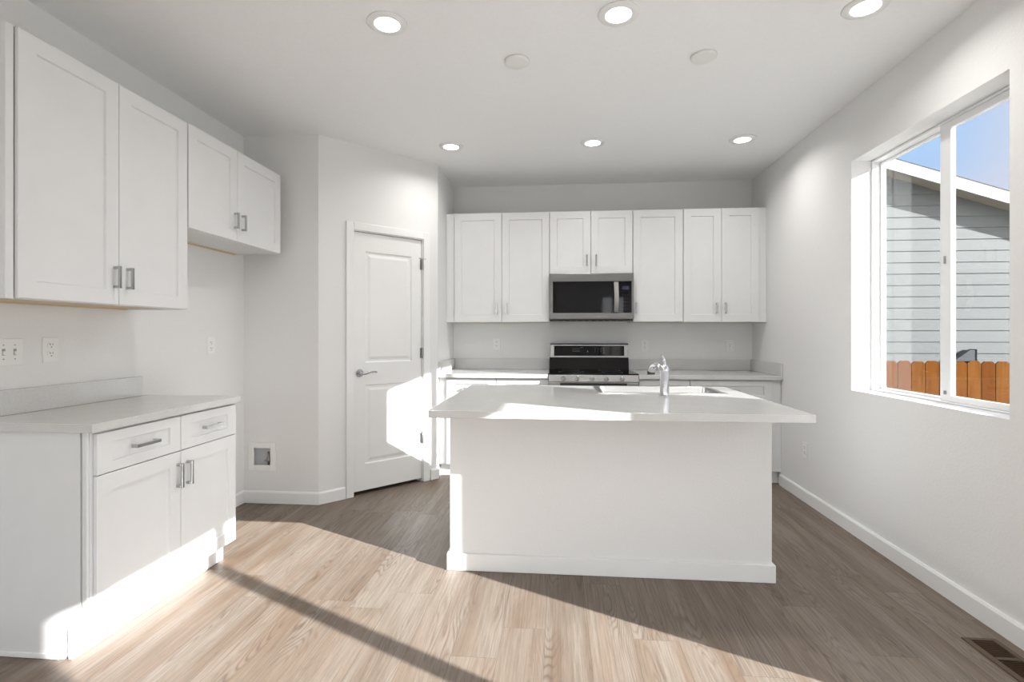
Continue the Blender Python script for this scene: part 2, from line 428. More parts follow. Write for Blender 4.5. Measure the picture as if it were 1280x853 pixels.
# ------------------------------------------------------------------ pantry door (door_1)
d1 = struct('door_1', loc=(X2, Y1, 0), rz=DIAG)
bm = B(); ct = 0.016; cw = 0.060
ci0, ci1, cit = S0+0.006, S1-0.006, DTOP-0.006
for a, b_, z0, z1 in ((ci0-cw, ci0, 0, cit+cw), (ci1, ci1+cw, 0, cit+cw), (ci0, ci1, cit, cit+cw)):
    box(bm, a, b_, -ct, -0.0005, z0+0.0005, z1, 0.003, 2)
obj('door_casing', bm, M['trim'], d1)
bm = B()
box(bm, S0, S0+0.012, 0.0, T, 0.001, DTOP-0.012); box(bm, S1-0.012, S1, 0.0, T, 0.001, DTOP-0.012)
box(bm, S0, S1, 0.0, T, DTOP-0.012, DTOP)
box(bm, S0+0.012, S0+0.022, 0.055, 0.085, 0.001, DTOP-0.012); box(bm, S1-0.022, S1-0.012, 0.055, 0.085, 0.001, DTOP-0.012)
obj('door_jamb', bm, M['trim'], d1)

def panel_door(x0, x1, z0, z1, y, t, panels, depth=0.008, mould=0.022):
    """slab facing -y with raised moulded panels"""
    b = B()
    xs = sorted({x0, x1, *[p[0] for p in panels], *[p[1] for p in panels]}); zs = sorted({z0, z1, *[p[2] for p in panels], *[p[3] for p in panels]})
    V = {}
    def vt(x, yy, z):
        k = (round(x,5), round(yy,5), round(z,5))
        if k not in V: V[k] = b.verts.new((x, yy, z))
        return V[k]
    def q(*p): b.faces.new([vt(*a) for a in p])
    for i in range(len(xs)-1):
        for j in range(len(zs)-1):
            xa, xb, za, zb = xs[i], xs[i+1], zs[j], zs[j+1]
            if any(p[0] <= (xa+xb)/2 <= p[1] and p[2] <= (za+zb)/2 <= p[3] for p in panels): continue
            q((xa,y,za),(xb,y,za),(xb,y,zb),(xa,y,zb))
    for p in panels:
        loops = []
        for ins, dp in ((0,0),(mould*0.35,depth),(mould,depth),(mould*1.9,depth*0.15)):
            loops.append(((p[0]+ins,y+dp,p[2]+ins),(p[1]-ins,y+dp,p[2]+ins),(p[1]-ins,y+dp,p[3]-ins),(p[0]+ins,y+dp,p[3]-ins)))
        for a, c in zip(loops, loops[1:]):
            for k in range(4): q(a[k], a[(k+1)%4], c[(k+1)%4], c[k])
        q(*loops[-1])
    yb = y+t
    q((x0,yb,z0),(x0,yb,z1),(x1,yb,z1),(x1,yb,z0))
    # side faces with matching edge points
    for xa, xb in zip(xs, xs[1:]):
        q((xa,y,z0),(xa,yb,z0),(xb,yb,z0),(xb,y,z0)); q((xa,y,z1),(xb,y,z1),(xb,yb,z1),(xa,yb,z1))
    for za, zb in zip(zs, zs[1:]):
        q((x0,y,za),(x0,y,zb),(x0,yb,zb),(x0,yb,za)); q((x1,y,za),(x1,yb,za),(x1,yb,zb),(x1,y,zb))
    return b
slab = panel_door(S0+0.0155, S1-0.0155, 0.030, DTOP-0.0165, 0.010, 0.035, [(0.372, 0.790, 1.035, 1.915), (0.372, 0.790, 0.235, 0.860)], 0.009, 0.024)
slab_o = obj('door_slab', slab, M['trim'], d1)
# lever handle
bm = B()
cyl(bm, (0.325, 0.006, 0.955), 0.031, 0.010, 'Y', 32, bev=0.003)
cyl(bm, (0.325, -0.018, 0.955), 0.012, 0.045, 'Y', 20, bev=0.002)
tube(bm, smooth_path([(0.325,-0.038,0.955),(0.350,-0.041,0.953),(0.385,-0.042,0.961),(0.420,-0.041,0.965),(0.447,-0.040,0.960)], 6),
     [0.0105]*6+[0.009]*6+[0.0075]*6+[0.0065]*6+[0.006], 14)
obj('door_lever', bm, M['nickel'], d1, 'satin metal lever handle')
for i, z in enumerate((1.855, 1.100, 0.375)):
    bm = B()
    cyl(bm, (S1-0.0135, -0.003, z), 0.0065, 0.090, 'Z', 14, bev=0.001)
    box(bm, S1-0.030, S1-0.016, 0.0068, 0.0096, z-0.043, z+0.043)
    if i != 1:
        tube(bm, [(S1-0.0135,-0.004,z+0.047),(S1-0.035,-0.020,z+0.047),(S1-0.060,-0.032,z+0.047)], 0.004, 8)
        cyl(bm, (S1-0.0135, -0.003, z+0.050), 0.0075, 0.010, 'Z', 14)
        tube(bm, [(S1-0.0135,-0.004,z+0.047),(S1+0.012,-0.018,z+0.047)], 0.004, 8)
    obj('hinge', bm, M['hinge'], d1, 'grey metal hinge')

# ------------------------------------------------------------------ windows
def window_thin_frame(bm, X0, X1, y0, y1, z0, z1, w_):
    wt_ = w_ if isinstance(w_, tuple) else (w_,)*4        # near, far, bottom, top
    box(bm, X0, X1, y0, y0+wt_[0], z0, z1, 0.002); box(bm, X0, X1, y1-wt_[1], y1, z0, z1, 0.002)
    box(bm, X0, X1, y0+wt_[0], y1-wt_[1], z0, z0+wt_[2], 0.002); box(bm, X0, X1, y0+wt_[0], y1-wt_[1], z1-wt_[3], z1, 0.002)
w1 = struct('window_1')
bm = B(); window_thin_frame(bm, 1.978, XO, WB[0]+0.001, WB[1]-0.001, WB[2]+0.001, WB[3]-0.001, (0.020, 0.007, 0.010, 0.014))
obj('window_frame', bm, M['vinyl'], w1)
bm = B(); window_thin_frame(bm, 2.028, 2.052, 2.862, WB[1]-0.0085, WB[2]+0.0115, WB[3]-0.0155, (0.034, 0.007, 0.010, 0.014)); obj('fixed_sash', bm, M['vinyl'], w1)
bm = B(); window_thin_frame(bm, 1.984, 2.010, WB[0]+0.0215, 2.846, WB[2]+0.0115, WB[3]-0.0155, (0.036, 0.072, 0.030, 0.034)); s = obj('sliding_sash', bm, M['vinyl'], w1)
bm = B(); box(bm, 1.9765, 1.9838, 2.804, 2.812, 1.62, 1.66, 0.001); box(bm, 1.9765, 1.9838, 2.800, 2.812, 0.950, 0.970, 0.001); obj('sash_latch', bm, M['hinge'], s, 'small grey latch')
bm = B(); box(bm, 2.038, 2.041, 2.894, WB[1]-0.0145, WB[2]+0.020, WB[3]-0.028); obj('pane', bm, M['lowe'], w1)
bm = B(); box(bm, 1.996, 1.999, WB[0]+0.056, 2.775, WB[2]+0.040, WB[3]-0.048); obj('pane', bm, M['lowe'], w1)

w2 = struct('door_2')      # sliding patio door, out of frame to the right; its sunlight crosses the floor
def fr_box(bm, X0, X1, y0, y1, z0, z1): box(bm, X0, X1, y0, y1, z0, z1, 0.002)
bm = B()
fr_box(bm, 1.94, XO, 1.440, 1.499, 0.001, 1.999); fr_box(bm, 1.94, XO, WA[0]+0.001, -0.233, 0.001, 1.999)
fr_box(bm, 1.94, XO, -0.233, 1.440, 1.948, 1.999); fr_box(bm, 1.94, XO, -0.233, 1.440, 0.001, 0.030)
fr_box(bm, 1.96, 2.02, 0.619, 0.689, 0.030, 1.948)
obj('door_frame', bm, M['vinyl'], w2)
for a, b_ in ((-0.233, 0.619), (0.689, 1.440)):
    bm = B(); box(bm, 1.988, 1.992, a, b_, 0.030, 1.948); obj('pane', bm, M['glass'], w2)
for k, W in enumerate((WR1, WR2)):
    wx = struct('window_%d' % (k+2)); bm = B(); w_ = 0.05
    mid = (W[0]+W[1])/2
    for a, b_, c, d in ((W[0]+.001, W[0]+w_, W[2]+.001, W[3]-.001), (W[1]-w_, W[1]-.001, W[2]+.001, W[3]-.001), (W[0]+w_, W[1]-w_, W[2]+.001, W[2]+w_), (W[0]+w_, W[1]-w_, W[3]-w_, W[3]-.001), (mid-.03, mid+.03, W[2]+w_, W[3]-w_)):
        box(bm, a, b_, YR-0.12, YR-0.05, c, d, 0.002)
    obj('window_frame', bm, M['vinyl'], wx)
    bm = B(); box(bm, W[0]+w_, W[1]-w_, YR-0.092, YR-0.088, W[2]+w_, W[3]-w_); obj('pane', bm, M['glass'], wx)
wc = struct('window_4'); bm = B()  # unseen window, added only for its bounced sunlight
for a, b_, c, d in ((WC[0]+.001, WC[0]+.05, WC[2]+.001, WC[3]-.001), (WC[1]-.05, WC[1]-.001, WC[2]+.001, WC[3]-.001), (WC[0]+.05, WC[1]-.05, WC[2]+.001, WC[2]+.05), (WC[0]+.05, WC[1]-.05, WC[3]-.05, WC[3]-.001), (-2.98, -2.92, WC[2]+.05, WC[3]-.05)):
    box(bm, 1.98, 2.05, a, b_, c, d, 0.002)
obj('window_frame', bm, M['vinyl'], wc)
bm = B(); box(bm, 2.010, 2.014, WC[0]+.05, WC[1]-.05, WC[2]+.05, WC[3]-.05); obj('pane', bm, M['glass'], wc)
# sky portals in the openings that let the daylight in
for nm, loc, rot, sx, sy in (('daylight_portal', ((WR1[0]+WR2[1])/2, YR-0.16, 1.3), (PI/2, 0, PI), 3.6, 1.95), ('daylight_portal', (XO+0.01, 0.61, 1.0), (PI/2, 0, PI/2), 1.8, 2.0), ('daylight_portal', (XO+0.01, -2.95, 1.25), (PI/2, 0, PI/2), 1.35, 2.1), ('daylight_portal', (XO+0.03, 2.853, 1.63), (PI/2, 0, PI/2), 1.2, 1.5)):
    ld = bpy.data.lights.new(nm, 'AREA'); ld.shape = 'RECTANGLE'; ld.size = sx; ld.size_y = sy
    ld.cycles.is_portal = True
    lo = bpy.data.objects.new(nm, ld); C.objects.link(lo); lo.location = loc; lo.rotation_euler = rot

# ------------------------------------------------------------------ cabinets
# a unit is built in its own frame: x along the run, front towards -y (door face at y = 0), back at y = +depth
DT = 0.020
def shaker(bm, x0, x1, z0, z1, stile=0.066, rail=None, rec=0.010):
    rail = rail or stile
    loops = []
    for ins_x, ins_z, y in ((0.0020,0.0020,0.0),(stile,rail,0.0),(stile+0.003,rail+0.003,rec),):
        loops.append(((x0+ins_x,y,z0+ins_z),(x1-ins_x,y,z0+ins_z),(x1-ins_x,y,z1-ins_z),(x0+ins_x,y,z1-ins_z)))
    back = ((x0,DT-0.002,z0),(x1,DT-0.002,z0),(x1,DT-0.002,z1),(x0,DT-0.002,z1))
    edge = ((x0,0.0015,z0),(x1,0.0015,z0),(x1,0.0015,z1),(x0,0.0015,z1))
    L = [[bm.verts.new(p) for p in l] for l in [back, edge]+loops]
    bm.faces.new(L[0][::-1])
    for a, c in zip(L, L[1:]):
        for k in range(4): bm.faces.new((a[k], a[(k+1)%4], c[(k+1)%4], c[k]))
    bm.faces.new(L[-1])
def pull(parent, x, z, vert=True, L=0.115, label=None):
    """flat bar pull with two posts, door face at y=0"""
    bm = B(); o = 0.032; w_ = 0.0070
    if vert:
        box(bm, x-w_, x+w_, -o, -o+0.009, z-L/2, z+L/2, 0.0012)
        for s in (-1, 1): box(bm, x-w_, x+w_, -o+0.009, -0.0003, z+s*(L/2-0.007)-0.006, z+s*(L/2-0.007)+0.006, 0.0012)
    else:
        box(bm, x-L/2, x+L/2, -o, -o+0.009, z-w_, z+w_, 0.0012)
        for s in (-1, 1): box(bm, x+s*(L/2-0.007)-0.006, x+s*(L/2-0.007)+0.006, -o+0.009, -0.0003, z-w_, z+w_, 0.0012)
    return obj('handle', bm, M['nickel'], parent)
def door(t, x0, x1, z0, z1, hx=None, hz=None, stile=0.066, hL=0.10):
    bm = B(); shaker(bm, x0, x1, z0, z1, stile); o = obj('door', bm, M['cab'], t)
    if hx is not None: pull(o, hx, hz, True, hL)
    return o
def drawer(t, x0, x1, z0, z1, L=0.130):
    bm = B(); shaker(bm, x0, x1, z0, z1, 0.066 if z1-z0 > 0.16 else 0.042, 0.042); o = obj('drawer', bm, M['cab'], t)
    pull(o, (x0+x1)/2, (z0+z1)/2, False, L); return o
def wall_cabinet(name, label, loc, rz, W, z0, z1, depth, doors, filler=(0, 0), group='wall cabinets', under='cab'):
    """x from 0..W incl. fillers; doors: list of (x0,x1,handle_x)"""
    t = thing(name, label, 'cabinet', loc, rz, group)
    bm = B(); th = 0.018
    box(bm, 0.0005, th, DT, depth, z0, z1); box(bm, W-th, W-0.0005, DT, depth, z0, z1)
    box(bm, th, W-th, DT, depth, z1-th, z1); box(bm, th, W-th, depth-0.008, depth, z0+0.02, z1-th)
    # face frame
    box(bm, th, W-th, DT, DT+0.019, z0, z0+0.03); box(bm, th, W-th, DT, DT+0.019, z1-0.03, z1)
    if filler[0] > 0.02: box(bm, 0.0005, filler[0], DT-0.006, DT, z0, z1, 0.001)
    if filler[1] > 0.02: box(bm, W-filler[1], W-0.0005, DT-0.006, DT, z0, z1, 0.001)
    obj('cabinet_box', bm, M['cab'], t)
    bm = B(); box(bm, th, W-th, DT+0.019, depth-0.025, z0+0.006, z0+0.018); obj('underside_panel', bm, M[under], t)
    bm = B(); box(bm, th, W-th, depth-0.024, depth-0.001, z0-0.001, z0+0.020); obj('nailer_strip', bm, M['ply'], t, 'bare light wood strip')
    for x0, x1, hx in doors:
        door(t, x0, x1, z0+0.003, z1-0.002, hx, z0+0.125)
    return t
RL = PI/2    # left-wall units: local x -> +Y, local -y -> +X
XF = -1.985  # door face plane of the left wall cabinets
dpl = XF - XL
wall_cabinet('wall_cabinet', 'tall white two-door wall cabinet above the left counter', (XF, 1.690, 0), RL, 0.905, 1.390, 2.400, dpl-0.001,
    [(0.034, 0.4695, 0.4695-0.024), (0.4725, 0.903, 0.4725+0.042)], (0.03, 0), 'wall cabinets on the left wall', 'ply')
t = wall_cabinet('wall_cabinet', 'short white two-door wall cabinet hung high beside the pantry wall', (XF, 2.598, 0), RL, 0.930, 1.835, 2.405, dpl-0.001,
    [(0.004, 0.4275, 0.4275-0.030), (0.4305, 0.926, 0.4305+0.042)], (0, 0), 'wall cabinets on the left wall')
YU = 4.730; dpb = YB - YU
G = 'wall cabinets on the back wall'
wall_cabinet('wall_cabinet', 'white two-door wall cabinet left of the microwave', (X3+0.001, YU, 0), 0, 0.9695, 1.372, 2.392, dpb-0.001,
    [(0.080, 0.5245, 0.5245-0.045), (0.5275, 0.967, 0.5275+0.040)], (0.075, 0), G)
wall_cabinet('wall_cabinet', 'short white two-door wall cabinet directly above the microwave', (-0.070, YU, 0), 0, 0.756, 1.812, 2.392, dpb-0.001,
    [(0.003, 0.3755, 0.3755-0.034), (0.3785, 0.753, 0.3785+0.045)], (0, 0), G)
wall_cabinet('wall_cabinet', 'white single-door wall cabinet right of the microwave', (0.6865, YU, 0), 0, 0.446, 1.372, 2.392, dpb-0.001,
    [(0.003, 0.443, 0.030)], (0, 0), G)
wall_cabinet('wall_cabinet', 'white two-door wall cabinet in the back right corner', (1.133, YU, 0), 0, 0.726, 1.368, 2.392, dpb-0.001,
    [(0.003, 0.3335, 0.3335-0.040), (0.3365, 0.660, 0.3365+0.032)], (0, 0.062), G)

def base_cabinet(label, loc, rz, W, depth, fronts, filler=(0, 0), endpanel=None, group='base cabinets', top=0.879):
    """fronts: list of ('drawer'|'door', x0, x1, z0, z1, handle_x)"""
    t = thing('base_cabinet', label, 'cabinet', loc, rz, group)
    bm = B(); th = 0.018; kz = 0.112; kd = 0.075
    for a, b_ in ((0.0005, th), (W-th, W-0.0005)):
        prism(bm, [(DT, kz), (depth, kz) if False else (depth, 0.001), (depth, top), (DT, top)] if False else
              [(DT, kz), (DT+kd, kz), (DT+kd, 0.001), (depth, 0.001), (depth, top), (DT, top)], 'X', a, b_)
    box(bm, th, W-th, DT+0.019, depth, kz, kz+th); box(bm, th, W-th, depth-0.008, depth, kz, top)
    # face frame
    fs = 0.038
    box(bm, th, fs, DT, DT+0.019, kz, top); box(bm, W-fs, W-th, DT, DT+0.019, kz, top)
    box(bm, fs, W-fs, DT, DT+0.019, kz, kz+0.03); box(bm, fs, W-fs, DT, DT+0.019, top-0.03, top)
    box(bm, fs, W-fs, DT, DT+0.019, 0.68, 0.71)
    if filler[0] > 0.02: box(bm, 0.0005, filler[0], DT-0.006, DT, kz, top, 0.001)
    if filler[1] > 0.02: box(bm, W-filler[1], W-0.0005, DT-0.006, DT, kz, top, 0.001)
    obj('cabinet_box', bm, M['cab'], t)
    bm = B(); box(bm, 0.001 if not endpanel else -0.014, W-0.001, DT+kd-0.018, DT+kd-0.001, 0.001, kz-0.001, 0.001); obj('toe_kick', bm, M['trim'], t)
    for f in fronts:
        if f[0] == 'drawer': drawer(t, *f[1:5])
        else: door(t, f[1], f[2], f[3], f[4], f[5], f[4]-0.110, hL=0.115)
    return t
XB = -1.785
t = base_cabinet('white base cabinet with two drawers over two doors on the left wall', (XB, 1.830, 0), RL, 0.880, -XL+XB-0.001,
    [('drawer', 0.014, 0.457, 0.706, 0.868), ('drawer', 0.461, 0.876, 0.706, 0.868), ('door', 0.014, 0.457, 0.116, 0.702, 0.434), ('door', 0.461, 0.876, 0.116, 0.702, 0.497)], endpanel=True, group='left wall base cabinet')
# finished end panel and its shoe strip, facing the camera
bm = B(); prism(bm, [(DT+0.027, 0.112), (DT+0.094, 0.112), (DT+0.094, 0.001), (0.552, 0.001), (0.552, 0.879), (DT+0.027, 0.879)], 'X', -0.012, -0.0005); obj('end_panel', bm, M['cab'], t)
bm = B(); box(bm, -0.012, -0.0005, DT, DT+0.020, 0.112, 0.879, 0.001); obj('face_stile', bm, M['cab'], t)
bm = B(); box(bm, -0.020, -0.0125, DT+0.110, 0.550, 0.001, 0.022, 0.002); obj('shoe_moulding', bm, M['trim'], t)

YF = 4.430; dB = YB-YF-0.001
GB = 'base cabinets along the back wall'
base_cabinet('white base cabinet left of the range', (X3+0.001, YF, 0), 0, 0.9645, dB,
    [('drawer', 0.064, 0.505, 0.706, 0.868), ('drawer', 0.511, 0.961, 0.706, 0.868), ('door', 0.064, 0.505, 0.116, 0.702, 0.465), ('door', 0.511, 0.961, 0.116, 0.702, 0.548)], (0.058, 0), group=GB)
base_cabinet('narrow white base cabinet immediately right of the range', (0.691, YF, 0), 0, 0.426, dB,
    [('drawer', 0.004, 0.422, 0.706, 0.868), ('door', 0.004, 0.422, 0.116, 0.702, 0.04)], group=GB)
base_cabinet('wide white base cabinet in the back right corner', (1.1175, YF, 0), 0, XR-1.1175-0.001, dB,
    [('drawer', 0.004, 0.668, 0.706, 0.868), ('door', 0.004, 0.334, 0.116, 0.702, 0.295), ('door', 0.338, 0.668, 0.116, 0.702, 0.376)], (0, 0.070), group=GB)

# ------------------------------------------------------------------ worktops
ZT = 0.914; ZU = 0.880
def worktop(label, pieces, splashes):
    t = thing('countertop', label, 'countertop', (0, 0, 0), 0, 'quartz countertops')
    x0, x1, y0, y1 = pieces
    t.location = (x0, y0, ZU)
    bm = B(); box(bm, 0, x1-x0, 0, y1-y0, 0, ZT-ZU, 0.002, 2); obj('worktop', bm, M['quartz'], t)
    for s in splashes:
        bm = B(); box(bm, s[0]-x0, s[1]-x0, s[2]-y0, s[3]-y0, ZT-ZU+0.0005, s[4]-ZU, 0.002, 2); obj('backsplash', bm, M['quartz'], t)
    return t
worktop('light grey quartz countertop on the left wall base cabinet', (XL+0.001, -1.765, 1.802, 2.722), [(XL+0.001, XL+0.021, 1.802, 2.680, 1.022)])
worktop('quartz countertop left of the range along the back wall', (X3+0.001, -0.077, 4.400, YB-0.001), [(X3+0.022, -0.077, YB-0.021, YB-0.001, 1.018), (X3+0.001, X3+0.021, 4.402, YB-0.001, 1.018)])
worktop('quartz countertop right of the range along the back wall', (0.6905, XR-0.001, 4.400, YB-0.001), [(0.6905, XR-0.022, YB-0.021, YB-0.001, 1.018), (XR-0.021, XR-0.001, 4.402, YB-0.001, 1.018)])

# ------------------------------------------------------------------ island
IX0, IX1, IY0, IY1 = -0.572, 1.086, 2.700, 3.420
isl = thing('kitchen_island', 'large grey-painted kitchen island base in the middle of the floor', 'kitchen island', (IX0, IY0, 0))
W_, D_ = IX1-IX0, IY1-IY0
bm = B(); box(bm, 0, W_, 0, 0.115, 0.0005, ZU-0.001, 0.003, 2); obj('back_wall_panel', bm, M['wall'], isl)
bm = B()
box(bm, 0.0, 0.018, 0.1155, D_-0.025, 0.0005, ZU-0.001); box(bm, W_-0.018, W_, 0.1155, D_-0.025, 0.0005, ZU-0.001)
box(bm, 0.018, W_-0.018, 0.1155, D_-0.045, 0.11, 0.13); box(bm, 0.018, W_-0.018, D_-0.045, D_-0.025, 0.112, 0.15); box(bm, 0.018, W_-0.018, D_-0.045, D_-0.025, 0.84, ZU-0.001)
for f in (0.33, 0.66): box(bm, W_*f-0.02, W_*f+0.02, D_-0.045, D_-0.025, 0.112, ZU-0.001)
obj('cabinet_box', bm, M['cab'], isl)
bm = B(); bh = 0.090; bt = 0.014
box(bm, -bt, W_+bt, -bt, -0.0005, 0.0005, bh, 0.002); box(bm, -bt, -0.0005, 0.0, D_-0.10, 0.0005, bh, 0.002); box(bm, W_+0.0005, W_+bt, 0.0, D_-0.10, 0.0005, bh, 0.002)
obj('island_baseboard', bm, M['trim'], isl)
for k in range(4):      # doors on the cook's side
    a = 0.010 + k*(W_-0.02)/4; b_ = a + (W_-0.02)/4 - 0.004
    tb = B(); shaker(tb, -b_, -a, 0.116, 0.868)
    bmesh.ops.rotate(tb, verts=tb.verts[:], cent=(0,0,0), matrix=Matrix.Rotation(PI, 3, 'Z'))
    bmesh.ops.translate(tb, verts=tb.verts[:], vec=(0, D_-0.003, 0))
    dd = obj('door', tb, M['cab'], isl)
    hx = (b_-0.04) if k % 2 == 0 else (a+0.04)
    hb = B(); box(hb, hx-0.0055, hx+0.0055, D_+0.018, D_+0.027, 0.70, 0.815, 0.0012)
    for z in (0.707, 0.808): box(hb, hx-0.0055, hx+0.0055, D_-0.0027, D_+0.018, z-0.006, z+0.006, 0.0012)
    obj('handle', hb, M['nickel'], dd)
TX0, TX1, TY0, TY1 = -0.582, 1.094, 2.272, 3.455
SK = (0.262, 0.955, 3.020, 3.400)
bm = B(); ring_slab(bm, (TX0, TX1, TY0, TY1), SK, ZU, ZT)
ic = obj('island_countertop', bm, M['quartz'], None, bevel=0.002)
tag(ic, 'wide overhanging light grey quartz countertop on the kitchen island', 'countertop', 'quartz countertops')

# sink : drop-in stainless bowl with a raised rim
sk = thing('kitchen_sink', 'rectangular stainless drop-in sink set into the island countertop', 'sink', (SK[0], SK[2], ZT))
sw, sd = SK[1]-SK[0], SK[3]-SK[2]
def rrect(x0, x1, y0, y1, r, z, n=6):
    pts = []
    for cx, cy, a0 in ((x1-r, y0+r, -PI/2), (x1-r, y1-r, 0), (x0+r, y1-r, PI/2), (x0+r, y0+r, PI)):
        for k in range(n+1):
            a = a0 + k*(PI/2)/n; pts.append((cx+r*math.cos(a), cy+r*math.sin(a), z))
    return pts
bm = B()
prof = [(-0.022, 0.0006, 0.03), (-0.020, 0.005, 0.03), (0.004, 0.007, 0.03), (0.010, 0.002, 0.035), (0.018, -0.17, 0.05), (0.05, -0.185, 0.05)]
L = [[bm.verts.new(p) for p in rrect(i, sw-i, i, sd-i, r, z)] for i, z, r in prof]
for a, c in zip(L, L[1:]):
    for k in range(len(a)):
        f = bm.faces.new((a[k], a[(k+1)%len(a)], c[(k+1)%len(a)], c[k])); f.smooth = True
bm.faces.new(L[-1])
obj('sink_bowl', bm, mat('satin_stainless_sink', (0.72, 0.72, 0.72), 0.28, 1.0, bump=(50, 0.03, 0.001)), sk)
bm = B(); cyl(bm, (sw*0.5, sd*0.55, -0.182), 0.045, 0.006, 'Z', 32, bev=0.002); obj('drain', bm, M['chrome'], sk)

# faucet
fx, fy = 0.594, 2.905
fc = thing('faucet', 'chrome single-lever pull-out faucet standing in front of the island sink', 'faucet', (fx, fy, ZT+0.0005))
bm = B(); lathe(bm, [(0, 0), (0.0285, 0), (0.0285, 0.004), (0.0262, 0.008), (0.0255, 0.012), (0.0255, 0.135), (0.0265, 0.138), (0.0265, 0.144), (0.0250, 0.156), (0.0200, 0.168), (0.0110, 0.176), (0, 0.178)])
obj('faucet_body', bm, M['chrome'], fc)
bm = B(); p = smooth_path([(-0.004, 0.010, 0.120), (-0.012, 0.045, 0.152), (-0.022, 0.095, 0.168), (-0.034, 0.140, 0.160), (-0.042, 0.165, 0.128)], 8)
tube(bm, p, [0.0165+0.0045*max(0, (i-16)/16) for i in range(len(p))], 20); obj('spout', bm, M['chrome'], fc)
bm = B()
m_ = Matrix.Translation((-0.0430, 0.168, 0.117)) @ Matrix.Rotation(math.radians(-15), 4, 'X')
cyl(bm, (0,0,0), 0.0225, 0.022, 'Z', 24, bev=0.003)
bmesh.ops.transform(bm, matrix=m_, verts=bm.verts[:]); obj('spray_head', bm, M['blackplastic'], fc, 'black rimmed spray head')
bm = B(); p = smooth_path([(0.002, 0, 0.170), (0.000, -0.002, 0.190), (-0.006, -0.004, 0.212), (-0.017, -0.006, 0.230)], 6)
tube(bm, p, [0.0095]*4 + [0.0085]*6 + [0.0068]*6 + [0.0055]*3, 14); obj('lever', bm, M['chrome'], fc)

# ------------------------------------------------------------------ range
RX0, RX1 = -0.0745, 0.6875
RW = RX1-RX0
rg = thing('kitchen_range', 'stainless electric range with five knobs below the microwave', 'stove', (RX0, 4.385, 0))
def R(y): return y-4.385
bm = B(); box(bm, 0, RW, 0.03, R(YB)-0.006, 0.04, 0.905, 0.002)
for x in (0.04, RW-0.04):
    for y in (0.08, 0.60): cyl(bm, (x, y, 0.0205), 0.018, 0.040, 'Z', 16)
obj('oven_body', bm, M['steel'], rg)
bm = B(); box(bm, 0, RW, 0.012, R(YB)-0.07, 0.9055, 0.924, 0.003, 2); ck = obj('cooktop', bm, M['blackglass'], rg, 'black glass cooktop')
for cx, cy, r in ((0.20, 0.20, 0.11), (0.56, 0.20, 0.09), (0.20, 0.44, 0.08), (0.56, 0.44, 0.10)):
    bm = B(); 
    ring = [[bm.verts.new((cx+rr*math.cos(2*PI*k/48), cy+rr*math.sin(2*PI*k/48), 0.9245)) for k in range(48)] for rr in (r-0.002, r)]
    for k in range(48): bm.faces.new((ring[0][k], ring[1][k], ring[1][(k+1)%48], ring[0][(k+1)%48]))
    obj('burner_ring', bm, M['mark'], ck)
bm = B(); prism(bm, [(0.000, 0.856), (0.030, 0.856), (0.030, 0.905), (0.018, 0.915), (0.011, 0.912)], 'X', 0.001, RW-0.001)
cp = obj('control_panel', bm, M['steel'], rg, bevel=0.002)
for x in (0.052, 0.167, 0.295, 0.415, 0.549):
    xx = x-RX0; z = 0.884
    bm = B(); cyl(bm, (xx, 0.002, z), 0.0205, 0.012, 'Y', 28, bev=0.002); cyl(bm, (xx, -0.013, z), 0.0165, 0.020, 'Y', 28, r2=0.0155, bev=0.002)
    box(bm, xx-0.003, xx+0.003, -0.029, -0.021, z-0.016, z+0.016, 0.001)
    kk = obj('knob', bm, M['chrome'], cp)
bm = B(); box(bm, 0.004, RW-0.004, 0.0, 0.0295, 0.21, 0.846, 0.004, 2); od = obj('oven_door', bm, M['steel'], rg)
bm = B(); box(bm, 0.09, RW-0.09, -0.002, -0.0002, 0.34, 0.70, 0.0005); obj('oven_window', bm, M['blackglass'], od)
bm = B(); box(bm, 0.10, RW-0.10, -0.0018, -0.0002, 0.820, 0.844); obj('vent_strip', bm, M['blackplastic'], od)
bm = B(); tube(bm, [(0.05, -0.045, 0.795), (RW-0.05, -0.045, 0.795)], 0.011, 16)
for x in (0.08, RW-0.08): box(bm, x-0.012, x+0.012, -0.040, -0.0003, 0.786, 0.804, 0.003)
obj('oven_handle', bm, M['steel'], od)
bm = B(); box(bm, 0.004, RW-0.004, 0.002, 0.0295, 0.06, 0.200, 0.004, 2); obj('drawer', bm, M['steel'], rg)
# backguard : stainless frame carrying a black display, dark glass below
yb0, yb1 = R(4.985), R(YB)-0.006
bgx0, bgx1 = 0.010, 0.752
bm = B()
box(bm, bgx0, bgx1, yb0, yb1, 1.036, 1.052, 0.002); box(bm, bgx0, bgx1, yb0, yb1, 1.148, 1.160, 0.002)
box(bm, bgx0, bgx0+0.036, yb0, yb1, 1.052, 1.148, 0.002); box(bm, bgx1-0.036, bgx1, yb0, yb1, 1.052, 1.148, 0.002)
bgp = obj('backguard', bm, M['steel'], rg)
bm = B(); box(bm, bgx0-0.002, bgx1+0.002, yb0+0.002, yb1, 1.1605, 1.170, 0.002); obj('backguard_cap', bm, M['blackplastic'], rg)
bm = B(); box(bm, bgx0+0.0365, bgx1-0.0365, yb0+0.004, yb1-0.03, 1.0525, 1.1475); ds = obj('display', bm, M['blackglass'], bgp, 'black control display')
bm = B()
rr = random.Random(3)
def mk(x, z, w_, h_): box(bm, x-w_/2, x+w_/2, yb0+0.0028, yb0+0.0038, z-h_/2, z+h_/2)
for r_ in range(2):
    for k in range(6): mk(0.225+k*0.0125, 1.118-r_*0.022, 0.008, 0.004)
for c_ in range(3):
    for r_ in range(3): mk(0.440+c_*0.028, 1.124-r_*0.016, 0.004, 0.007)
for r_ in range(5): mk(0.522, 1.130-r_*0.014, 0.014, 0.004)
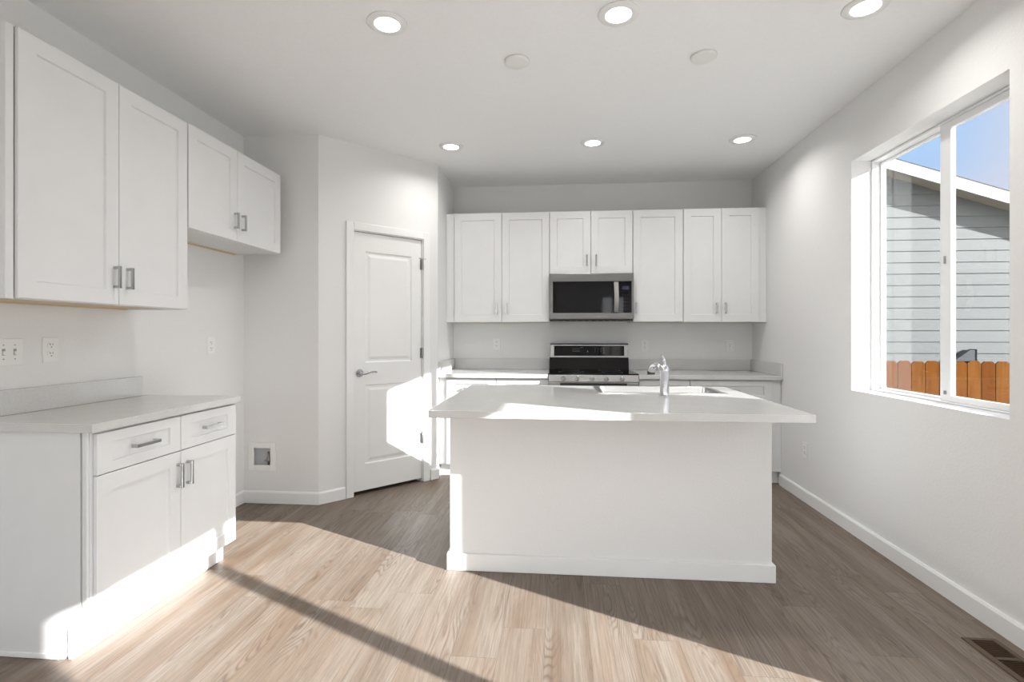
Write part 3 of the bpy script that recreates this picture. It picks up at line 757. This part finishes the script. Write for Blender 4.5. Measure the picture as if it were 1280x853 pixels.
mk(0.368, 1.094, 0.008, 0.010); mk(0.312, 1.132, 0.02, 0.003)
obj('keypad_marks', bm, M['mark'], ds)
bm = B(); prism(bm, [(yb0-0.030, 0.9245), (yb1, 0.9245), (yb1, 1.0355), (yb0-0.002, 1.0355)], 'X', bgx0-0.006, bgx1+0.004); obj('rear_glass_panel', bm, M['blackglass'], rg, 'glossy black sloped panel')

# ------------------------------------------------------------------ microwave
MW0, MW1 = -0.0685, 0.6845; MZ0, MZ1 = 1.385, 1.8105
mw = thing('microwave', 'stainless over-the-range microwave with black glass door', 'microwave', (MW0, 4.665, MZ0))
w_, h_ = MW1-MW0, MZ1-MZ0
bm = B(); box(bm, 0.0, w_, 0.030, YB-4.665-0.002, 0.012, h_, 0.002); obj('microwave_body', bm, M['blackplastic'], mw)
bm = B()
gx0, gx1, gz0, gz1 = 0.030, 0.735, 0.068, 0.352
box(bm, 0, w_, 0, 0.0295, 0.012, gz0, 0.003, 2); box(bm, 0, w_, 0, 0.0295, gz1, h_, 0.003, 2)
box(bm, 0, gx0, 0.0005, 0.0295, gz0, gz1); box(bm, gx1, w_, 0.0005, 0.0295, gz0, gz1)
obj('steel_frame', bm, M['dsteel'], mw)
bm = B(); box(bm, gx0, 0.615, 0.003, 0.0295, gz0+0.0003, gz1-0.0003); dr = obj('door', bm, M['blackglass'], mw, 'black glass microwave door')
bm = B(); box(bm, gx0+0.035, 0.560, 0.0018, 0.0029, gz0+0.022, gz1-0.040); obj('door_screen', bm, M['screen'], dr)
bm = B(); box(bm, 0.618, gx1, 0.003, 0.0295, gz0+0.0003, gz1-0.0003); cpn = obj('control_panel', bm, M['blackglass'], mw)
bm = B(); box(bm, 0.650, 0.712, 0.0018, 0.0029, gz1-0.075, gz1-0.045); obj('display', bm, mat('unlit_blue_display', (0.02, 0.022, 0.05), 0.15), cpn)
bm = B()
for r_ in range(5):
    for c_ in range(3): box(bm, 0.655+c_*0.022, 0.662+c_*0.022, 0.0022, 0.0029, 0.100+r_*0.032, 0.104+r_*0.032)
obj('keypad_marks', bm, mat('faint_keypad_print', (0.08, 0.08, 0.09), 0.5), cpn)
bm = B()
p = [(0.596, -0.006-0.032*math.sin(PI*k/14), gz0+0.006+(gz1-gz0-0.012)*k/14) for k in range(15)]
def sweep_box(bm, pts, wx, ty):
    rings = []
    for q in pts:
        rings.append([bm.verts.new((q[0]+a*wx/2, q[1]+b*ty/2, q[2])) for a, b in ((-1,-1),(1,-1),(1,1),(-1,1))])
    for a, b in zip(rings, rings[1:]):
        for k in range(4): bm.faces.new((a[k], a[(k+1)%4], b[(k+1)%4], b[k]))
    bm.faces.new(rings[0][::-1]); bm.faces.new(rings[-1])
sweep_box(bm, p, 0.040, 0.014)
obj('door_handle', bm, M['steel'], dr, bevel=0.003)
bm = B(); box(bm, 0.004, w_-0.004, 0.006, 0.36, 0.0, 0.0115, 0.002)
for k in range(10): box(bm, 0.08+k*0.06, 0.12+k*0.06, 0.03, 0.10, -0.004, -0.0002)
obj('vent_grille', bm, M['blackplastic'], mw)

# ------------------------------------------------------------------ wall plates
def plate(name, label, cat, loc, rz, kind, W=0.072, Hh=0.115, group=None):
    """local frame: front to -y, centre at origin"""
    t = thing(name, label, cat, loc, rz, group)
    bm = B(); box(bm, -W/2, W/2, -0.006, -0.0004, -Hh/2, Hh/2, 0.002, 2); obj('cover_plate', bm, M['plate'], t)
    if kind == 'duplex':
        for z in (0.020, -0.020):
            bm = B(); cyl(bm, (0, -0.0070, z), 0.0165, 0.003, 'Y', 24); s = obj('socket', bm, M['plate'], t)
            bm = B(); box(bm, -0.0075, -0.0050, -0.0092, -0.0084, z+0.001, z+0.010); box(bm, 0.0050, 0.0075, -0.0092, -0.0084, z+0.002, z+0.009); cyl(bm, (0, -0.0088, z-0.007), 0.0026, 0.0008, 'Y', 10)
            obj('socket_slots', bm, M['slot'], s)
    elif kind == 'rocker':
        bm = B(); box(bm, -0.0165, 0.0165, -0.0085, -0.006, -0.033, 0.033, 0.001); s = obj('rocker', bm, M['plate'], t)
        bm = B(); box(bm, -0.003, 0.003, -0.0095, -0.0086, -0.003, 0.003); box(bm, -0.006, -0.0045, -0.0095, -0.0086, 0.014, 0.022); box(bm, 0.0045, 0.006, -0.0095, -0.0086, 0.014, 0.022); obj('test_button', bm, M['slot'], s)
    else:
        n = kind
        for k in range(n):
            x = (k-(n-1)/2)*0.046
            bm = B(); box(bm, x-0.005, x+0.005, -0.016, -0.0062, -0.012, 0.004, 0.0015); obj('toggle', bm, M['plate'], t)
            bm = B(); box(bm, x-0.0065, x+0.0065, -0.0068, -0.0061, -0.014, 0.014); cyl(bm, (x, -0.0065, 0.030), 0.003, 0.001, 'Y', 10); cyl(bm, (x, -0.0065, -0.030), 0.003, 0.001, 'Y', 10); obj('toggle_slot', bm, mat('grey_slot', (0.35, 0.35, 0.35), 0.5) if k == 0 else bpy.data.materials['grey_slot'], t)
    return t
GO = 'wall outlets'
plate('wall_outlet', 'white wall outlet left of the range, above the left back counter', 'outlet', (-0.601, YB, 1.162), 0, 'duplex', group=GO)
plate('wall_outlet', 'white wall outlet just right of the range backguard', 'outlet', (0.851, YB, 1.150), 0, 'duplex', group=GO)
plate('wall_outlet', 'white wall outlet near the back right corner above the counter', 'outlet', (1.651, YB, 1.146), 0, 'rocker', group=GO)
plate('light_switch', 'wide white multi-toggle switch plate at the far left edge', 'light switch', (XL, 1.966, 1.182), RL, 3, 0.164)
plate('wall_outlet', 'white duplex outlet between the switch plate and the left wall cabinet corner', 'outlet', (XL, 2.170, 1.186), RL, 'duplex', group=GO)
plate('wall_outlet', 'lone white outlet low under the short wall cabinet beside the pantry wall', 'outlet', (XL, 3.271, 1.180), RL, 'duplex', group=GO)
plate('wall_outlet', 'white outlet low on the right wall beside the island', 'outlet', (XR, 4.022, 0.388), -PI/2, 'duplex', group=GO)

# ------------------------------------------------------------------ recessed water box
wb = thing('water_outlet_box', 'white recessed square water supply box low on the pantry side wall', 'outlet box', (BX[0], Y1, BX[2]))
ww, wh = BX[1]-BX[0], BX[3]-BX[2]
bm = B(); e = 0.020
for a, b_, c, d in ((-e, 0.022, -e, wh+e), (ww-0.022, ww+e, -e, wh+e), (0.022, ww-0.022, -e, 0.022), (0.022, ww-0.022, wh-0.022, wh+e)): box(bm, a, b_, -0.008, -0.0005, c, d, 0.002)
obj('trim_frame', bm, M['plate'], wb)
bm = B()
g = 0.002
box(bm, g, ww-g, 0.050, 0.054, g, wh-g); box(bm, g, g+0.003, 0, 0.050, g, wh-g); box(bm, ww-g-0.003, ww-g, 0, 0.050, g, wh-g); box(bm, g+0.003, ww-g-0.003, 0, 0.050, g, g+0.003); box(bm, g+0.003, ww-g-0.003, 0, 0.050, wh-g-0.003, wh-g)
obj('box_liner', bm, M['boxin'], wb, 'grey plastic liner')
bm = B(); tube(bm, [(0.118, 0.028, 0.006), (0.118, 0.028, 0.115)], 0.008, 14); cyl(bm, (0.118, 0.028, 0.055), 0.014, 0.030, 'Z', 16, bev=0.002)
tube(bm, [(0.118, 0.028, 0.058), (0.118, 0.012, 0.058)], 0.008, 12); tube(bm, [(0.100, 0.010, 0.050), (0.138, 0.010, 0.058)], 0.006, 10)
obj('valve', bm, M['copper'], wb, 'metal shut-off valve')

# ------------------------------------------------------------------ floor register
fv = thing('floor_register', 'brown metal floor register beside the right baseboard', 'floor vent', (VENT[0], VENT[2], 0.0))
vw, vl = VENT[1]-VENT[0], VENT[3]-VENT[2]
bm = B()
for a, b_, c, d in ((0, 0.026, 0, vl), (vw-0.024, vw, 0, vl), (0.026, vw-0.024, 0, 0.026), (0.026, vw-0.024, vl-0.018, vl), (0.026, vw-0.024, vl/2+0.010, vl/2+0.026)):
    box(bm, a, b_, c, d, 0.0004, 0.005, 0.0015)
obj('register_frame', bm, M['register'], fv)
bm = B()
for y0, y1 in ((0.028, vl/2+0.008), (vl/2+0.028, vl-0.020)):
    n = 12
    for k in range(n):
        yy = y0 + (k+0.5)*(y1-y0)/n; box(bm, 0.026, vw-0.024, yy-0.0012, yy+0.0012, -0.012, 0.001)
obj('louvre_fins', bm, M['register'], fv)
bm = B(); box(bm, 0.024, vw-0.022, 0.026, vl-0.016, -0.058, -0.055); obj('duct_shade_panel', bm, M['duct_shade'], fv, 'near-black panel painted as duct shade')  # black panel stands for the shade down in the duct

# ------------------------------------------------------------------ ceiling lights
def can_light(label, x, y, visible=True):
    t = thing('recessed_light', label, 'ceiling light', (x, y, H), 0, 'recessed ceiling downlights')
    bm = B(); lathe(bm, [(0.0605, -0.0085), (0.066, -0.0095), (0.091, -0.0065), (0.095, -0.0005), (0.0600, -0.0005), (0.0600, -0.006), (0.0605, -0.0085)], n=48); obj('trim_ring', bm, M['trim'], t)
    bm = B(); lathe(bm, [(0, -0.009), (0.040, -0.009), (0.0595, -0.0065), (0.0595, -0.002), (0, -0.002)], n=40); obj('lens', bm, M['lens'], t, 'glowing white lens')
    ld = bpy.data.lights.new('downlight', 'AREA'); ld.shape = 'DISK'; ld.size = 0.115; ld.energy = LAMP_WATTS; ld.color = (1.0, 0.98, 0.96); ld.spread = PI*0.85
    lo = bpy.data.objects.new('lamp_light', ld); C.objects.link(lo); lo.parent = t; lo.location = (0, 0, -0.0125)
    return t
lamp_spots = [(-0.806, 2.373, 'front left of the six glowing recessed ceiling lights'), (0.282, 2.396, 'front middle of the six glowing recessed ceiling lights'), (1.388, 2.441, 'front right recessed ceiling light, cut by the top of the photo'),
    (-0.831, 3.969, 'back left recessed ceiling light, nearest the pantry door'), (0.274, 3.983, 'back middle recessed ceiling light, above the range'), (1.400, 4.017, 'back right recessed ceiling light, nearest the back right corner')]
for x, y, lb in lamp_spots: can_light(lb, x, y)
for x, y in ((-1.3, -0.2), (0.9, -0.2), (-1.3, -2.4), (0.9, -2.4)): can_light('added unseen recessed ceiling light behind the camera', x, y)  # unseen downlights added behind the camera to brighten the room
for x, y, lb in ((-0.217, 2.760, 'plain round white ceiling cover plate on the left'), (0.778, 2.800, 'plain round white ceiling cover plate on the right')):
    bm = B(); lathe(bm, [(0, -0.016), (0.058, -0.015), (0.065, -0.012), (0.067, -0.0005), (0, -0.0005)], n=48)
    o = obj('ceiling_cover_plate', bm, M['plate']); o.location = (x, y, H); tag(o, lb, 'cover plate', 'ceiling cover plates')

# ------------------------------------------------------------------ outside
GZ = -0.85
bm = B(); box(bm, -300, 300, -300, 300, GZ-0.1, GZ); struct('ground', bm, M['ground'])
bm = B(); box(bm, XL-0.15, XO, YR-0.15, YB+0.15, GZ+0.001, -0.061); struct('foundation', bm, M['concrete'])
bm = B(); box(bm, XO+0.005, 7.5, -5.5, 3.2, GZ+0.001, -0.12); struct('bounce_slab', bm, M['concrete'])  # unseen pale slab added to bounce sunlight up to the ceiling
bm = B(); box(bm, XL-2.0, XO+0.004, YR-6.0, YR-0.16, GZ+0.001, -0.12); struct('bounce_slab', bm, M['concrete'])  # same added bounce surface, extended behind the rear wall
# cedar fence
fn = thing('wooden_fence', 'orange cedar dog-ear picket fence outside the window', 'fence', (2.10, 6.20, GZ))
x = 0.0; k = 0
while x < 12.0:
    bm = B(); w_ = 0.140; hh = 1.805 + 0.004*math.sin(k*2.3)
    prism(bm, [(x, 0.03), (x+w_, 0.03), (x+w_, hh-0.028), (x+w_-0.028, hh), (x+0.028, hh), (x, hh-0.028)], 'Y', 0, 0.016)
    obj('picket', bm, M['cedar'], fn); x += 0.148; k += 1
for z in (0.35, 1.05, 1.6):
    bm = B(); box(bm, 0, 12.0, 0.0165, 0.055, z-0.045, z+0.045); obj('rail', bm, M['cedar'], fn)
for xx in (0.05, 2.45, 4.85, 7.25, 9.65):
    bm = B(); box(bm, xx, xx+0.09, 0.056, 0.146, 0.001, 1.72); obj('post', bm, M['cedar'], fn)
# neighbouring house
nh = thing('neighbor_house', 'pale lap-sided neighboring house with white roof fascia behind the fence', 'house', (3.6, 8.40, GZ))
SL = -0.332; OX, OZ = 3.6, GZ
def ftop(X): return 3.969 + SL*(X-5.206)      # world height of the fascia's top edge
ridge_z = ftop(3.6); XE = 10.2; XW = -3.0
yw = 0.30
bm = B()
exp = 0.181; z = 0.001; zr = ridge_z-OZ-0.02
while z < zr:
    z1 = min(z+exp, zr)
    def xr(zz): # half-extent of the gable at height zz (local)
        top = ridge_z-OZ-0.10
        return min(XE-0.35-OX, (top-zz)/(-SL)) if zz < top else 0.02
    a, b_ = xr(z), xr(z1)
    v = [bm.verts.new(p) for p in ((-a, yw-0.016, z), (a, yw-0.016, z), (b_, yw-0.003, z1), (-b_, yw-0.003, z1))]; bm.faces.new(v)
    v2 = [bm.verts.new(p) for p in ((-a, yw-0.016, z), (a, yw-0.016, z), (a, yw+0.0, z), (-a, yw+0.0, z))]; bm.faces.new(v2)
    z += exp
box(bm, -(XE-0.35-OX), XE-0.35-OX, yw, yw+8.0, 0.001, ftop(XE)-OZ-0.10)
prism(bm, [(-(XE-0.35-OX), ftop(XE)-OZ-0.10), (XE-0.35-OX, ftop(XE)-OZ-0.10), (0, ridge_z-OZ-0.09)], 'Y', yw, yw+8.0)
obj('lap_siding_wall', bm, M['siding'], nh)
for s in (1, -1):
    bm = B(); E = XE-OX
    zt0, zt1 = ridge_z-OZ, ftop(XE)-OZ
    prism(bm, [(0, zt0), (s*E, zt1), (s*E, zt1-0.175), (0, zt0-0.175)], 'Y', 0, 0.03); obj('fascia_board', bm, M['fascia'], nh, 'white sloping fascia board')
    bm = B(); prism(bm, [(0, zt0-0.160), (s*E, zt1-0.160), (s*E, zt1-0.150), (0, zt0-0.150)], 'Y', 0.031, yw-0.02); obj('soffit', bm, M['soffit'], nh, 'tan shaded soffit')
    bm = B(); prism(bm, [(0, zt0+0.001), (s*(E+0.02), zt1+0.001-0.006), (s*(E+0.02), zt1+0.022), (0, zt0+0.03)], 'Y', 0.012, yw+8.3); obj('roof', bm, M['shingle'], nh, 'dark shingle roof')
# dark hooded box on the siding
hb = thing('exhaust_hood', 'dark grey wedge-shaped hood on the neighboring siding just above the fence', 'vent hood', (0, 0, 0))
hx = 6.46; hz = 0.90
hb.location = (hx, 8.70-0.0165, hz)
bm = B(); prism(bm, [(-0.30, -0.06), (0.02, -0.06), (0.02, 0.115), (-0.07, 0.115)], 'Y', -0.14, 0.0); obj('hood', bm, M['darkbox'], hb, bevel=0.004)
bm = B(); box(bm, 0.0205, 0.035, -0.15, 0.0, -0.08, 0.13, 0.003); obj('mounting_flange', bm, M['darkbox'], hb)
